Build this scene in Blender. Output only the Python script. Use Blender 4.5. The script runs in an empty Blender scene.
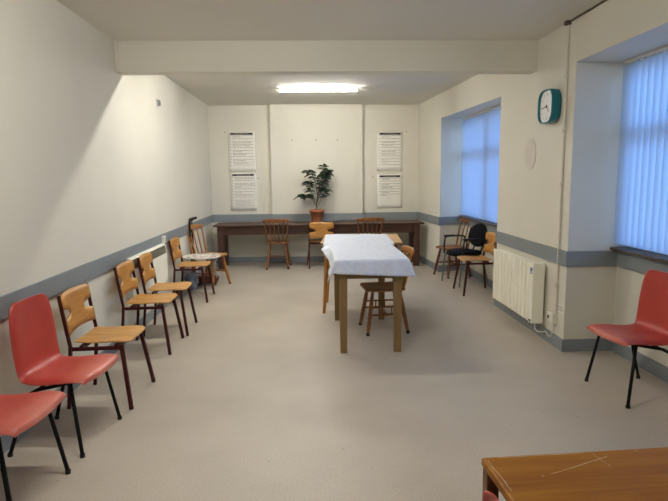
import bpy, bmesh, math, random
from mathutils import Vector, Matrix, Euler

random.seed(7)
scene = bpy.context.scene
COL = scene.collection
PI = math.pi

# ------------------------------------------------------------------ camera
F_PX, PITCH, YAW, ROLL = 539.2, 0.136, 0.042, -0.0113
cam_d = bpy.data.cameras.new('camera')
cam = bpy.data.objects.new('camera', cam_d)
COL.objects.link(cam)
cam_d.sensor_width = 36.0
cam_d.lens = F_PX / 668.0 * 36.0
cam_d.clip_start = 0.05
_F = Vector((math.sin(YAW) * math.cos(PITCH), math.cos(YAW) * math.cos(PITCH), -math.sin(PITCH)))
_R = Vector((math.cos(YAW), -math.sin(YAW), 0))
_U = _R.cross(_F)
_c, _s = math.cos(ROLL), math.sin(ROLL)
_R2 = _R * _c + _U * _s
_U2 = _U * _c - _R * _s
_m = Matrix((_R2, _U2, -_F)).transposed().to_4x4()
_m.translation = Vector((0, 0, 1.5))
cam.matrix_world = _m
scene.camera = cam

# ------------------------------------------------------------------ world: pale dusk sky
TUBE_COLOR = (1.0, 0.965, 0.885, 1)
LAMP_FAR, LAMP_MID, LAMP_NEAR = 205.0, 225.0, 245.0
MID_X, NEAR_X = -0.58, -0.4
SKY_STRENGTH = 7.3
world = bpy.data.worlds.new('sky')
scene.world = world
world.use_nodes = True
_nt = world.node_tree
_nt.nodes.clear()
_o = _nt.nodes.new('ShaderNodeOutputWorld')
_b = _nt.nodes.new('ShaderNodeBackground')
_tc = _nt.nodes.new('ShaderNodeTexCoord')
_sx = _nt.nodes.new('ShaderNodeSeparateXYZ')
_cr = _nt.nodes.new('ShaderNodeValToRGB')
_mr = _nt.nodes.new('ShaderNodeMapRange')
_mr.inputs['From Min'].default_value = -1
_mr.inputs['From Max'].default_value = 1
_nt.links.new(_tc.outputs['Generated'], _sx.inputs[0])
_nt.links.new(_sx.outputs['Z'], _mr.inputs['Value'])
_nt.links.new(_mr.outputs[0], _cr.inputs[0])
_cr.color_ramp.elements[0].position = 0.42
_cr.color_ramp.elements[0].color = (0.10, 0.14, 0.20, 1)
_cr.color_ramp.elements[1].position = 0.52
_cr.color_ramp.elements[1].color = (0.22, 0.48, 1.0, 1)
_nt.links.new(_cr.outputs[0], _b.inputs['Color'])
_b.inputs['Strength'].default_value = SKY_STRENGTH
_nt.links.new(_b.outputs[0], _o.inputs[0])

# window portals steer sky sampling through the two window openings
def portal(y0, y1, z0, z1, x):
    d = bpy.data.lights.new('portal', 'AREA')
    d.shape = 'RECTANGLE'
    d.size = y1 - y0
    d.size_y = z1 - z0
    d.cycles.is_portal = True
    o = bpy.data.objects.new('portal', d)
    COL.objects.link(o)
    o.matrix_world = Matrix.Translation((x, (y0 + y1) / 2, (z0 + z1) / 2)) @ Euler((0, PI / 2, 0)).to_matrix().to_4x4() @ Euler((0, 0, PI / 2)).to_matrix().to_4x4()
portal(2.5, 4.33, 0.88, 2.38, 2.76)
portal(6.1, 8.3, 0.88, 2.36, 2.76)

# ------------------------------------------------------------------ view
scene.view_settings.view_transform = 'Standard'
scene.view_settings.look = 'None'
scene.view_settings.gamma = 1
scene.view_settings.exposure = 0.10
scene.view_settings.use_curve_mapping = False
scene.cycles.use_denoising = True
scene.cycles.max_bounces = 10
scene.cycles.diffuse_bounces = 6
scene.cycles.sample_clamp_indirect = 6

# ------------------------------------------------------------------ materials
def lin(c):
    return tuple(((v / 255) / 12.92 if v / 255 <= 0.04045 else ((v / 255 + 0.055) / 1.055) ** 2.4) for v in c) + (1,)

def new_mat(name):
    m = bpy.data.materials.new(name)
    m.use_nodes = True
    nt = m.node_tree
    b = nt.nodes['Principled BSDF']
    return m, nt, b

def paint(name, rgb, rough=0.6, var=0.05, scale=6.0, bump=0.0, bscale=60, metal=0.0, spec=0.5):
    m, nt, b = new_mat(name)
    tc = nt.nodes.new('ShaderNodeTexCoord')
    n = nt.nodes.new('ShaderNodeTexNoise')
    n.inputs['Scale'].default_value = scale
    n.inputs['Detail'].default_value = 5
    nt.links.new(tc.outputs['Object'], n.inputs['Vector'])
    r = nt.nodes.new('ShaderNodeValToRGB')
    c = lin(rgb)
    r.color_ramp.elements[0].position = 0.3
    r.color_ramp.elements[1].position = 0.7
    r.color_ramp.elements[0].color = tuple(max(0, v * (1 - var)) for v in c[:3]) + (1,)
    r.color_ramp.elements[1].color = tuple(min(1, v * (1 + var)) for v in c[:3]) + (1,)
    nt.links.new(n.outputs['Fac'], r.inputs[0])
    nt.links.new(r.outputs[0], b.inputs['Base Color'])
    b.inputs['Roughness'].default_value = rough
    b.inputs['Metallic'].default_value = metal
    b.inputs['Specular IOR Level'].default_value = spec
    if bump:
        n2 = nt.nodes.new('ShaderNodeTexNoise')
        n2.inputs['Scale'].default_value = bscale
        n2.inputs['Detail'].default_value = 4
        nt.links.new(tc.outputs['Object'], n2.inputs['Vector'])
        bp = nt.nodes.new('ShaderNodeBump')
        bp.inputs['Strength'].default_value = bump
        bp.inputs['Distance'].default_value = 0.01
        nt.links.new(n2.outputs['Fac'], bp.inputs['Height'])
        nt.links.new(bp.outputs[0], b.inputs['Normal'])
    return m

def wood(name, dark, light, axis=0, scale=9.0, stretch=8.0, rough=0.4, spec=0.5):
    m, nt, b = new_mat(name)
    tc = nt.nodes.new('ShaderNodeTexCoord')
    mp = nt.nodes.new('ShaderNodeMapping')
    sc = [scale * stretch / 3] * 3
    sc[axis] = scale / 3
    mp.inputs['Scale'].default_value = sc
    nt.links.new(tc.outputs['Object'], mp.inputs['Vector'])
    n = nt.nodes.new('ShaderNodeTexNoise')
    n.inputs['Scale'].default_value = 1.0
    n.inputs['Detail'].default_value = 6
    n.inputs['Roughness'].default_value = 0.6
    n.inputs['Distortion'].default_value = 0.4
    nt.links.new(mp.outputs[0], n.inputs['Vector'])
    r = nt.nodes.new('ShaderNodeValToRGB')
    r.color_ramp.elements[0].position = 0.32
    r.color_ramp.elements[1].position = 0.68
    r.color_ramp.elements[0].color = lin(dark)
    r.color_ramp.elements[1].color = lin(light)
    nt.links.new(n.outputs['Fac'], r.inputs[0])
    nt.links.new(r.outputs[0], b.inputs['Base Color'])
    b.inputs['Roughness'].default_value = rough
    b.inputs['Specular IOR Level'].default_value = spec
    return m

M = {}
M['wall'] = paint('wall_paint', (217, 213, 200), 0.75, 0.025, 1.6, 0.05, 90, spec=0.3)
M['ceiling'] = paint('ceiling_paint', (220, 217, 208), 0.85, 0.02, 1.2, 0.04, 70, spec=0.2)
M['dado'] = paint('blue_grey_gloss', (132, 139, 143), 0.45, 0.04, 4)
M['white'] = paint('white_plastic', (226, 222, 208), 0.4, 0.02, 5)
M['heater'] = paint('heater_enamel', (250, 247, 230), 0.4, 0.03, 5)
M['grille'] = paint('heater_grille', (112, 110, 92), 0.5, 0.1, 30)
M['red'] = paint('red_plastic', (178, 64, 56), 0.42, 0.08, 7, 0.08, 300)
def red_seat(name, rgb, worn_glare):  # pink lamp glare, along with scuffs, painted into the colour towards the seat front
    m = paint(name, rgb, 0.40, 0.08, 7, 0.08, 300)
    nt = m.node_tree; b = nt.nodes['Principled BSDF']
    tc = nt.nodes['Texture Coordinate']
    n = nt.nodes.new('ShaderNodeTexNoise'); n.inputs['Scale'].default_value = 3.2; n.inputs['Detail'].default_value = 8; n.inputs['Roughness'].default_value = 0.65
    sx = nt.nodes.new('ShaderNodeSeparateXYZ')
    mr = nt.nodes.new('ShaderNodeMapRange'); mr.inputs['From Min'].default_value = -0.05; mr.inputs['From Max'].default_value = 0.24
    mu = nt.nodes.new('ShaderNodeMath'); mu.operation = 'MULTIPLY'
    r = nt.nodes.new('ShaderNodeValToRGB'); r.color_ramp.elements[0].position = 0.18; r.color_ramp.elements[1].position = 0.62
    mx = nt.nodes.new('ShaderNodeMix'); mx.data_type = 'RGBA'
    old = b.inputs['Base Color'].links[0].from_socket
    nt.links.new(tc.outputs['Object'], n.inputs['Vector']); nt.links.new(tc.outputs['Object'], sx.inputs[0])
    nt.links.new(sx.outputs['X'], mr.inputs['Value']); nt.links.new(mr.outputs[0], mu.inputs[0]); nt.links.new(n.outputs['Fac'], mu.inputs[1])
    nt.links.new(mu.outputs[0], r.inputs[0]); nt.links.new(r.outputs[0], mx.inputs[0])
    nt.links.new(old, mx.inputs[6]); mx.inputs[7].default_value = lin(worn_glare)
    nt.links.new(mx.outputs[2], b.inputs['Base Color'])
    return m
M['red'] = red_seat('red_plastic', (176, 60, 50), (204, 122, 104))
M['redworn_glare'] = red_seat('faded_glare_red_plastic', (182, 74, 64), (206, 128, 112))
M['blackmetal'] = paint('black_tube', (12, 12, 12), 0.5, 0.1, 8, spec=0.2)
M['maroon'] = paint('maroon_tube', (66, 22, 22), 0.45, 0.1, 8, spec=0.25)
M['black'] = paint('black_fabric', (15, 17, 24), 0.9, 0.15, 40, 0.2, 400, spec=0.15)
M['blackplastic'] = paint('black_plastic', (20, 20, 22), 0.4, 0.08, 10)
M['greymetal'] = paint('grey_steel', (120, 122, 126), 0.35, 0.05, 10, metal=0.6)
M['rubber'] = paint('dark_rubber', (28, 26, 25), 0.7, 0.1, 10)
M['ply'] = wood('golden_plywood', (164, 108, 46), (206, 152, 78), 1, 7, 9, 0.38)
M['plyseat'] = wood('golden_plywood_seat', (170, 116, 54), (210, 160, 88), 0, 7, 9, 0.36)
M['beech'] = wood('brown_beech', (104, 62, 28), (142, 90, 44), 2, 9, 7, 0.4)
M['beechseat'] = wood('brown_beech_seat', (110, 68, 32), (146, 96, 50), 0, 9, 7, 0.4)
M['golden'] = wood('golden_beech', (142, 92, 38), (178, 122, 58), 2, 9, 7, 0.4)
M['goldenseat'] = wood('golden_beech_seat', (146, 98, 44), (182, 130, 68), 0, 9, 7, 0.4)
M['mahog'] = wood('mahogany', (70, 28, 20), (98, 42, 30), 2, 9, 7, 0.4)
M['darkwood'] = wood('dark_stained_wood', (56, 34, 25), (84, 54, 41), 0, 5, 10, 0.42)
M['olive'] = wood('old_pine', (112, 86, 48), (140, 110, 66), 2, 6, 8, 0.5)
M['tan'] = wood('tan_laminate', (176, 138, 88), (198, 160, 108), 0, 5, 8, 0.45)
M['terracotta'] = paint('terracotta', (168, 100, 66), 0.7, 0.08, 12)
M['soil'] = paint('soil', (44, 32, 24), 0.95, 0.3, 60, 0.6, 80)
M['leaf'] = paint('leaf_green', (38, 58, 36), 0.4, 0.35, 14)
M['stem'] = paint('plant_stem', (84, 72, 52), 0.8, 0.2, 30)
M['paper'] = paint('paper', (234, 231, 222), 0.8, 0.02, 8)
M['ink'] = paint('ink', (30, 28, 30), 0.7, 0.05, 8)
M['greyink'] = paint('grey_ink', (146, 142, 137), 0.8, 0.05, 8)
M['teal'] = paint('teal_plastic', (22, 118, 132), 0.35, 0.05, 6)
M['clockface'] = paint('clock_face', (226, 226, 224), 0.5, 0.02, 6)
M['clockpink'] = paint('clock_hand', (150, 70, 66), 0.5, 0.02, 6)
M['pipe'] = paint('painted_pipe', (214, 209, 195), 0.55, 0.03, 8)
M['cablewhite'] = paint('white_cable', (228, 226, 220), 0.5, 0.02, 8)
M['cabledark'] = paint('dark_cable', (88, 80, 70), 0.7, 0.05, 8)
M['patch'] = paint('filler', (208, 202, 190), 0.8, 0.02, 8)
M['bag'] = paint('grey_bag', (126, 134, 146), 0.45, 0.18, 18, 0.5, 24)
M['redbase'] = paint('red_brown_base', (104, 52, 42), 0.6, 0.12, 20)
M['palewire'] = paint('pale_rod', (206, 204, 200), 0.4, 0.04, 10)
M['frame'] = paint('window_white', (216, 216, 214), 0.45, 0.02, 6)
M['sill'] = paint('sill_brown', (88, 78, 72), 0.5, 0.1, 10)
M['bluelabel'] = paint('blue_label', (70, 92, 160), 0.5, 0.05, 20)
M['screw'] = paint('nail', (120, 112, 98), 0.5, 0.05, 20)

# desk with scratches
def scratched_wood():
    m = wood('worn_brown_tabletop', (122, 72, 8), (160, 108, 26), 0, 5, 14, 0.5, 0.25)
    return m
M['fgwood'] = scratched_wood()
M['scratch'] = paint('bare_scratched_wood', (188, 164, 128), 0.6, 0.15, 40)
M['fgedge'] = wood('worn_edge', (70, 44, 22), (150, 110, 60), 0, 10, 4, 0.5)

# vinyl floor
def floor_mat():
    m, nt, b = new_mat('grey_vinyl')
    tc = nt.nodes.new('ShaderNodeTexCoord')
    a = nt.nodes.new('ShaderNodeTexNoise'); a.inputs['Scale'].default_value = 1.3; a.inputs['Detail'].default_value = 6
    s = nt.nodes.new('ShaderNodeTexNoise'); s.inputs['Scale'].default_value = 110; s.inputs['Detail'].default_value = 3
    v = nt.nodes.new('ShaderNodeTexVoronoi'); v.inputs['Scale'].default_value = 5.5
    for n in (a, s, v):
        nt.links.new(tc.outputs['Object'], n.inputs['Vector'])
    r = nt.nodes.new('ShaderNodeValToRGB')
    r.color_ramp.elements[0].position = 0.3; r.color_ramp.elements[0].color = lin((174, 164, 150))
    r.color_ramp.elements[1].position = 0.7; r.color_ramp.elements[1].color = lin((191, 181, 167))
    nt.links.new(a.outputs['Fac'], r.inputs[0])
    r2 = nt.nodes.new('ShaderNodeValToRGB')
    r2.color_ramp.elements[0].position = 0.3; r2.color_ramp.elements[0].color = (0.84, 0.84, 0.84, 1)
    r2.color_ramp.elements[1].position = 0.7; r2.color_ramp.elements[1].color = (1.06, 1.06, 1.06, 1)
    nt.links.new(s.outputs['Fac'], r2.inputs[0])
    mx = nt.nodes.new('ShaderNodeMix'); mx.data_type = 'RGBA'; mx.blend_type = 'MULTIPLY'
    mx.inputs[0].default_value = 1
    nt.links.new(r.outputs[0], mx.inputs[6]); nt.links.new(r2.outputs[0], mx.inputs[7])
    # scattered small dark scuffs
    r3 = nt.nodes.new('ShaderNodeValToRGB')
    r3.color_ramp.elements[0].position = 0.025; r3.color_ramp.elements[0].color = (0.55, 0.5, 0.45, 1)
    r3.color_ramp.elements[1].position = 0.06; r3.color_ramp.elements[1].color = (1, 1, 1, 1)
    nt.links.new(v.outputs['Distance'], r3.inputs[0])
    mx2 = nt.nodes.new('ShaderNodeMix'); mx2.data_type = 'RGBA'; mx2.blend_type = 'MULTIPLY'
    mx2.inputs[0].default_value = 0.6
    nt.links.new(mx.outputs[2], mx2.inputs[6]); nt.links.new(r3.outputs[0], mx2.inputs[7])
    nt.links.new(mx2.outputs[2], b.inputs['Base Color'])
    b.inputs['Roughness'].default_value = 0.48
    b.inputs['Specular IOR Level'].default_value = 0.45
    return m
M['floor'] = floor_mat()

def cloth_mat():
    m, nt, b = new_mat('white_cotton')
    tc = nt.nodes.new('ShaderNodeTexCoord')
    w = nt.nodes.new('ShaderNodeTexVoronoi'); w.inputs['Scale'].default_value = 26
    nt.links.new(tc.outputs['Object'], w.inputs['Vector'])
    r = nt.nodes.new('ShaderNodeValToRGB')
    r.color_ramp.elements[0].color = lin((214, 218, 228)); r.color_ramp.elements[1].color = lin((194, 202, 220))
    nt.links.new(w.outputs['Distance'], r.inputs[0])
    nt.links.new(r.outputs[0], b.inputs['Base Color'])
    b.inputs['Roughness'].default_value = 0.8
    return m
M['cloth'] = cloth_mat()

def tray_mat():
    m, nt, b = new_mat('patterned_tray')
    tc = nt.nodes.new('ShaderNodeTexCoord')
    n = nt.nodes.new('ShaderNodeTexNoise'); n.inputs['Scale'].default_value = 9; n.inputs['Detail'].default_value = 3
    nt.links.new(tc.outputs['Object'], n.inputs['Vector'])
    r = nt.nodes.new('ShaderNodeValToRGB')
    e = r.color_ramp.elements
    e[0].position = 0.34; e[0].color = lin((120, 110, 96)); e[1].position = 0.47; e[1].color = lin((232, 226, 216))
    x = e.new(0.58); x.color = lin((232, 226, 216))
    x = e.new(0.64); x.color = lin((186, 128, 110))
    nt.links.new(n.outputs['Fac'], r.inputs[0])
    nt.links.new(r.outputs[0], b.inputs['Base Color'])
    b.inputs['Roughness'].default_value = 0.4
    return m
M['tray'] = tray_mat()

def slat_mat():
    m = bpy.data.materials.new('blind_fabric')
    m.use_nodes = True
    nt = m.node_tree
    nt.nodes.clear()
    o = nt.nodes.new('ShaderNodeOutputMaterial')
    d = nt.nodes.new('ShaderNodeBsdfDiffuse'); d.inputs['Color'].default_value = lin((196, 198, 204))
    t = nt.nodes.new('ShaderNodeBsdfTranslucent'); t.inputs['Color'].default_value = lin((208, 214, 226))
    mx = nt.nodes.new('ShaderNodeMixShader'); mx.inputs[0].default_value = 0.74
    nt.links.new(d.outputs[0], mx.inputs[1]); nt.links.new(t.outputs[0], mx.inputs[2]); nt.links.new(mx.outputs[0], o.inputs[0])
    return m
M['slat'] = slat_mat()

def glass_mat():
    m = bpy.data.materials.new('window_glass')
    m.use_nodes = True
    nt = m.node_tree
    nt.nodes.clear()
    o = nt.nodes.new('ShaderNodeOutputMaterial')
    t = nt.nodes.new('ShaderNodeBsdfTransparent'); t.inputs['Color'].default_value = (0.93, 0.95, 0.95, 1)
    g = nt.nodes.new('ShaderNodeBsdfGlossy'); g.inputs['Roughness'].default_value = 0.02
    f = nt.nodes.new('ShaderNodeFresnel'); f.inputs['IOR'].default_value = 1.45
    mx = nt.nodes.new('ShaderNodeMixShader')
    nt.links.new(f.outputs[0], mx.inputs[0]); nt.links.new(t.outputs[0], mx.inputs[1]); nt.links.new(g.outputs[0], mx.inputs[2]); nt.links.new(mx.outputs[0], o.inputs[0])
    return m
M['glass'] = glass_mat()

def tube_mat(strength):
    m = bpy.data.materials.new('lamp_diffuser')
    m.use_nodes = True
    nt = m.node_tree
    nt.nodes.clear()
    o = nt.nodes.new('ShaderNodeOutputMaterial')
    e = nt.nodes.new('ShaderNodeEmission')
    e.inputs['Color'].default_value = TUBE_COLOR
    e.inputs['Strength'].default_value = strength
    nt.links.new(e.outputs[0], o.inputs[0])
    return m

# ------------------------------------------------------------------ mesh helpers
class MB:
    def __init__(self):
        self.v = []; self.f = []; self.s = []
    def add(self, vs, fs, smooth=False, mat=None):
        b = len(self.v)
        for p in vs:
            p = Vector(p)
            self.v.append(tuple(mat @ p if mat else p))
        for f in fs:
            self.f.append(tuple(i + b for i in f)); self.s.append(smooth)
        return self
    def box(self, x0, x1, y0, y1, z0, z1, bev=0.0, mat=None):
        if bev > 0:
            bm = bmesh.new()
            bmesh.ops.create_cube(bm, size=1)
            for v in bm.verts:
                v.co = Vector(((x0 + x1) / 2 + v.co.x * (x1 - x0), (y0 + y1) / 2 + v.co.y * (y1 - y0), (z0 + z1) / 2 + v.co.z * (z1 - z0)))
            bmesh.ops.bevel(bm, geom=list(bm.edges), offset=bev, segments=2, affect='EDGES', profile=0.5)
            bm.verts.index_update()
            self.add([v.co.copy() for v in bm.verts], [[v.index for v in f.verts] for f in bm.faces], False, mat)
            bm.free()
            return self
        vs = [(x0, y0, z0), (x1, y0, z0), (x1, y1, z0), (x0, y1, z0), (x0, y0, z1), (x1, y0, z1), (x1, y1, z1), (x0, y1, z1)]
        return self.add(vs, [(0, 3, 2, 1), (4, 5, 6, 7), (0, 1, 5, 4), (1, 2, 6, 5), (2, 3, 7, 6), (3, 0, 4, 7)], False, mat)
    def prism(self, poly, z0, z1, mat=None, smooth=False):
        # poly counter-clockwise in xy
        n = len(poly)
        vs = [(x, y, z0) for x, y in poly] + [(x, y, z1) for x, y in poly]
        fs = [tuple(range(n - 1, -1, -1)), tuple(range(n, 2 * n))]
        fs += [(i, (i + 1) % n, n + (i + 1) % n, n + i) for i in range(n)]
        return self.add(vs, fs, smooth, mat)
    def tube(self, pts, r, n=10, caps=True, mat=None):
        pts = [Vector(p) for p in pts]
        rs = r if isinstance(r, (list, tuple)) else [r] * len(pts)
        vs = []; fs = []
        ref = None
        for i, p in enumerate(pts):
            if i == 0: t = pts[1] - pts[0]
            elif i == len(pts) - 1: t = pts[-1] - pts[-2]
            else: t = (pts[i + 1] - p).normalized() + (p - pts[i - 1]).normalized()
            t.normalize()
            if ref is None:
                ref = Vector((0, 0, 1)) if abs(t.z) < 0.9 else Vector((1, 0, 0))
            a = (ref - t * ref.dot(t)).normalized()
            ref = a
            b = t.cross(a)
            for k in range(n):
                w = 2 * PI * k / n
                vs.append(p + (a * math.cos(w) + b * math.sin(w)) * rs[i])
        for i in range(len(pts) - 1):
            for k in range(n):
                k2 = (k + 1) % n
                fs.append((i * n + k, i * n + k2, (i + 1) * n + k2, (i + 1) * n + k))
        self.add(vs, fs, True, mat)
        if caps:
            m = len(pts) - 1
            self.add([vs[k] for k in range(n)], [tuple(range(n - 1, -1, -1))], False, mat)
            self.add([vs[m * n + k] for k in range(n)], [tuple(range(n))], False, mat)
        return self
    def lathe(self, prof, n=20, mat=None, c=(0, 0)):
        vs = []; fs = []
        for r, z in prof:
            for k in range(n):
                w = 2 * PI * k / n
                vs.append((c[0] + r * math.cos(w), c[1] + r * math.sin(w), z))
        for i in range(len(prof) - 1):
            for k in range(n):
                k2 = (k + 1) % n
                fs.append((i * n + k, i * n + k2, (i + 1) * n + k2, (i + 1) * n + k))
        self.add(vs, fs, True, mat)
        self.add(vs[:n], [tuple(range(n - 1, -1, -1))], False, mat)
        self.add(vs[-n:], [tuple(range(n))], False, mat)
        return self
    def bar(self, a, b, w, d, up=(0, 0, 1), bev=0.0):
        # rectangular bar from a to b, w across, d deep
        a = Vector(a); b = Vector(b)
        t = (b - a); L = t.length; t.normalize()
        u = Vector(up)
        if abs(u.dot(t)) > 0.95: u = Vector((1, 0, 0))
        s = t.cross(u).normalized(); u = s.cross(t)
        m = Matrix((s, u, t)).transposed().to_4x4(); m.translation = a
        return self.box(-w / 2, w / 2, -d / 2, d / 2, 0, L, bev, m)
    def build(self, name, mat, parent=None, loc=None):
        me = bpy.data.meshes.new(name)
        me.from_pydata(self.v, [], self.f)
        for p, s in zip(me.polygons, self.s):
            p.use_smooth = s
        me.materials.append(mat)
        me.update()
        o = bpy.data.objects.new(name, me)
        COL.objects.link(o)
        if parent: o.parent = parent
        if loc: o.location = loc
        return o

def grid(nu, nv, fn):
    vs = [fn(i / (nu - 1), j / (nv - 1)) for i in range(nu) for j in range(nv)]
    fs = [(i * nv + j, (i + 1) * nv + j, (i + 1) * nv + j + 1, i * nv + j + 1) for i in range(nu - 1) for j in range(nv - 1)]
    return vs, fs

def mods(o, thick=None, sub=0, offset=0.0):
    if thick:
        m = o.modifiers.new('thickness', 'SOLIDIFY'); m.thickness = thick; m.offset = offset
    if sub:
        m = o.modifiers.new('smooth', 'SUBSURF'); m.levels = sub; m.render_levels = sub
    return o

def tag(o, label, cat, group=None):
    o['label'] = label; o['category'] = cat
    if group: o['group'] = group
    return o

def empty(name, loc, rz, label, cat, group=None):
    o = bpy.data.objects.new(name, None)
    o.empty_display_size = 0.1
    COL.objects.link(o)
    o.location = loc; o.rotation_euler = (0, 0, rz)
    return tag(o, label, cat, group)

def struct(o):
    o['kind'] = 'structure'
    return o

def copy_tree(src, loc, rz, label):
    r = src.copy(); COL.objects.link(r)
    r.location = loc; r.rotation_euler = (0, 0, rz); r['label'] = label
    for ch in list(src.children):
        c = ch.copy(); COL.objects.link(c); c.parent = r
        for g in list(ch.children):
            d = g.copy(); COL.objects.link(d); d.parent = c
    return r

# ------------------------------------------------------------------ the room
XL, XR, YB, ZC, YF = -1.734, 2.13, 9.571, 2.731, -1.6
XBR = 1.914                      # right wall at the back corner
R1Y0, R1Y1, R1X = 6.07, 8.27, 2.40   # far window recess
R2Y0, R2Y1, R2X = 2.45, 4.362, 2.56  # near window recess
WT = 2.78
def xr_at(y):
    return XR if y < R1Y0 else XR - (y - R1Y0) * (XR - XBR) / (YB - R1Y0)
XJ = xr_at(R1Y1)

struct(MB().box(XL - 0.3, WT, YF - 0.3, YB + 0.3, -0.1, 0).build('floor', M['floor']))
struct(MB().box(XL - 0.3, WT, YF - 0.3, YB + 0.3, ZC, ZC + 0.1).build('ceiling', M['ceiling']))
struct(MB().box(XL - 0.2, XL, YF - 0.2, YB + 0.2, 0, ZC).build('wall_left', M['wall']))
BRX0, BRX1, BRY = -0.675, 0.915, YB - 0.095
wb = MB().box(XL, XBR + 0.3, YB, YB + 0.2, 0, ZC)
wb.box(BRX0, BRX1, BRY, YB, 0, ZC)
struct(wb.build('wall_back', M['wall']))
struct(MB().box(XL, XR + 0.3, YF - 0.2, YF, 0, ZC).build('wall_front', M['wall']))
wr = MB()
wr.box(XR, WT, YF, R2Y0, 0, ZC)
wr.box(XR, WT, R2Y0, R2Y1, 2.385, ZC)
wr.box(R2X, WT, R2Y0, R2Y1, 0, 0.872)
wr.box(XR, WT, R2Y1, R1Y0, 0, ZC)
struct(wr.build('wall_right', M['wall']))
wr = MB()
wr.prism([(XR, R1Y0), (WT, R1Y0), (WT, R1Y1), (XJ, R1Y1)], 2.362, ZC)
wr.box(R1X, WT, R1Y0, R1Y1 + 0.18, 0, 0.85)
wr.prism([(XJ, R1Y1), (R1X, R1Y1 + 0.14), (WT, R1Y1 + 0.14), (WT, YB), (XBR, YB)], 0, ZC)
struct(wr.build('wall_right', M['wall']))
beam = MB()
bx1 = XR
beam.box(XL, bx1, 5.123, 5.285, 2.458, ZC)
beam.box(XL, XL + 0.03, 5.105, 5.123, 2.458, ZC, 0.006)
struct(beam.build('trim_1', M['wall']))

# dado rails and baseboards (painted bands)
DZ0, DZ1, DT = 0.735, 0.862, 0.018
def band(name, x0, y0, x1, y1, nx, ny, z0, z1, t, top=True):
    poly = [(x0, y0), (x1, y1), (x1 + nx * t, y1 + ny * t), (x0 + nx * t, y0 + ny * t)]
    a = sum(poly[i][0] * poly[(i + 1) % 4][1] - poly[(i + 1) % 4][0] * poly[i][1] for i in range(4))
    if a < 0: poly.reverse()
    return MB().prism(poly, z0, z1)
def bands(pref, segs, z0, z1, t):
    mb = MB()
    for x0, y0, x1, y1, nx, ny in segs:
        b = band('', x0, y0, x1, y1, nx, ny, z0, z1, t)
        mb.add(b.v, b.f)
    return mb
left = [(XL, YF, XL, YB, 1, 0)]
back = [(XL, YB, BRX0, YB, 0, -1), (BRX0 - 0.018, BRY, BRX1 + 0.018, BRY, 0, -1), (BRX0, BRY, BRX0, YB, -1, 0), (BRX1, BRY, BRX1, YB, 1, 0), (BRX1, YB, XBR, YB, 0, -1)]
right = [(XR, YF, XR, R2Y0, -1, 0), (R2X, R2Y0, R2X, R2Y1, -1, 0), (XR - 0.018, R2Y1, R2X, R2Y1, 0, -1),
         (XR, R2Y1, XR, R1Y0, -1, 0), (R1X, R1Y0, R1X, R1Y1 + 0.14, -1, 0), (XJ - 0.018, R1Y1, R1X, R1Y1 + 0.14, 0, -1), (XJ, R1Y1, XBR, YB, -1, 0), (XR, R1Y0, R1X, R1Y0, 0, 1)]
struct(bands('', left, DZ0, DZ1, DT).build('trim_2', M['dado']))
struct(bands('', back, DZ0, DZ1, DT).build('trim_3', M['dado']))
struct(bands('', right, DZ0, DZ1, DT).build('trim_4', M['dado']))
struct(bands('', left, 0, 0.105, 0.014).build('baseboard_left', M['dado']))
struct(bands('', back, 0, 0.105, 0.014).build('baseboard_back', M['dado']))
struct(bands('', right, 0, 0.105, 0.014).build('baseboard_right', M['dado']))

# ------------------------------------------------------------------ windows
def window(n, y0, y1, z0, z1, x, transom):
    fr = MB()
    w = 0.055; x0, x1 = x + 0.09, x + 0.15
    fr.box(x0, x1, y0, y1, z0, z0 + w); fr.box(x0, x1, y0, y1, z1 - w, z1)
    fr.box(x0, x1, y0, y0 + w, z0 + w, z1 - w); fr.box(x0, x1, y1 - w, y1, z0 + w, z1 - w)
    ym = (y0 + y1) / 2
    fr.box(x0, x1, ym - 0.04, ym + 0.04, z0 + w, z1 - w)
    fr.box(x0, x1, y0 + w, ym - 0.04, transom - 0.035, transom + 0.035)
    fr.box(x0, x1, ym + 0.04, y1 - w, transom - 0.035, transom + 0.035)
    o = struct(fr.build('window_%d' % n, M['frame']))
    for a, b in ((y0 + w, ym - 0.04), (ym + 0.04, y1 - w)):
        for c, d in ((z0 + w, transom - 0.035), (transom + 0.035, z1 - w)):
            MB().box(x + 0.115, x + 0.121, a, b, c, d).build('pane', M['glass'], o)
    return o
w1 = window(1, R1Y0, R1Y1 + 0.13, 0.85, 2.362, R1X, 1.84)
MB().box(R1X - 0.07, R1X + 0.14, R1Y0, R1Y1 + 0.13, 0.85, 0.872, 0.004).build('sill', M['sill'], w1)
w2 = window(2, R2Y0, R2Y1, 0.872, 2.385, R2X, 1.84)
MB().box(R2X - 0.07, R2X + 0.14, R2Y0, R2Y1, 0.872, 0.894, 0.004).build('sill', M['sill'], w2)

def blind(y0, y1, z0, z1, x, ang, label):
    t = empty('vertical_blind', (x, (y0 + y1) / 2, z0), 0, label, 'blind')
    h = (y1 - y0) / 2; H = z1 - z0
    MB().box(-0.016, 0.016, -h, h, H - 0.022, H, 0.003).build('headrail', M['white'], t)
    n = int((y1 - y0 - 0.03) / 0.078)
    for i in range(n):
        yc = -h + 0.05 + i * (2 * h - 0.1) / (n - 1)
        a = ang + random.uniform(-0.05, 0.05)
        def fn(u, v, yc=yc, a=a):
            s = (u - 0.5) * 0.089
            bow = 0.010 * (1 - (2 * u - 1) ** 2)
            tw = a + 0.05 * (v - 0.5)
            return (math.sin(tw) * s + bow * math.cos(tw), yc + math.cos(tw) * s - bow * math.sin(tw), 0.015 + v * (H - 0.055))
        vs, fs = grid(5, 5, fn)
        s = MB().add(vs, fs, True).build('slat', M['slat'], t)
        hk = MB().box(-0.004, 0.004, yc - 0.012, yc + 0.012, H - 0.045, H - 0.02)
        hk.build('hanger', M['white'], s)
    return t
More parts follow.
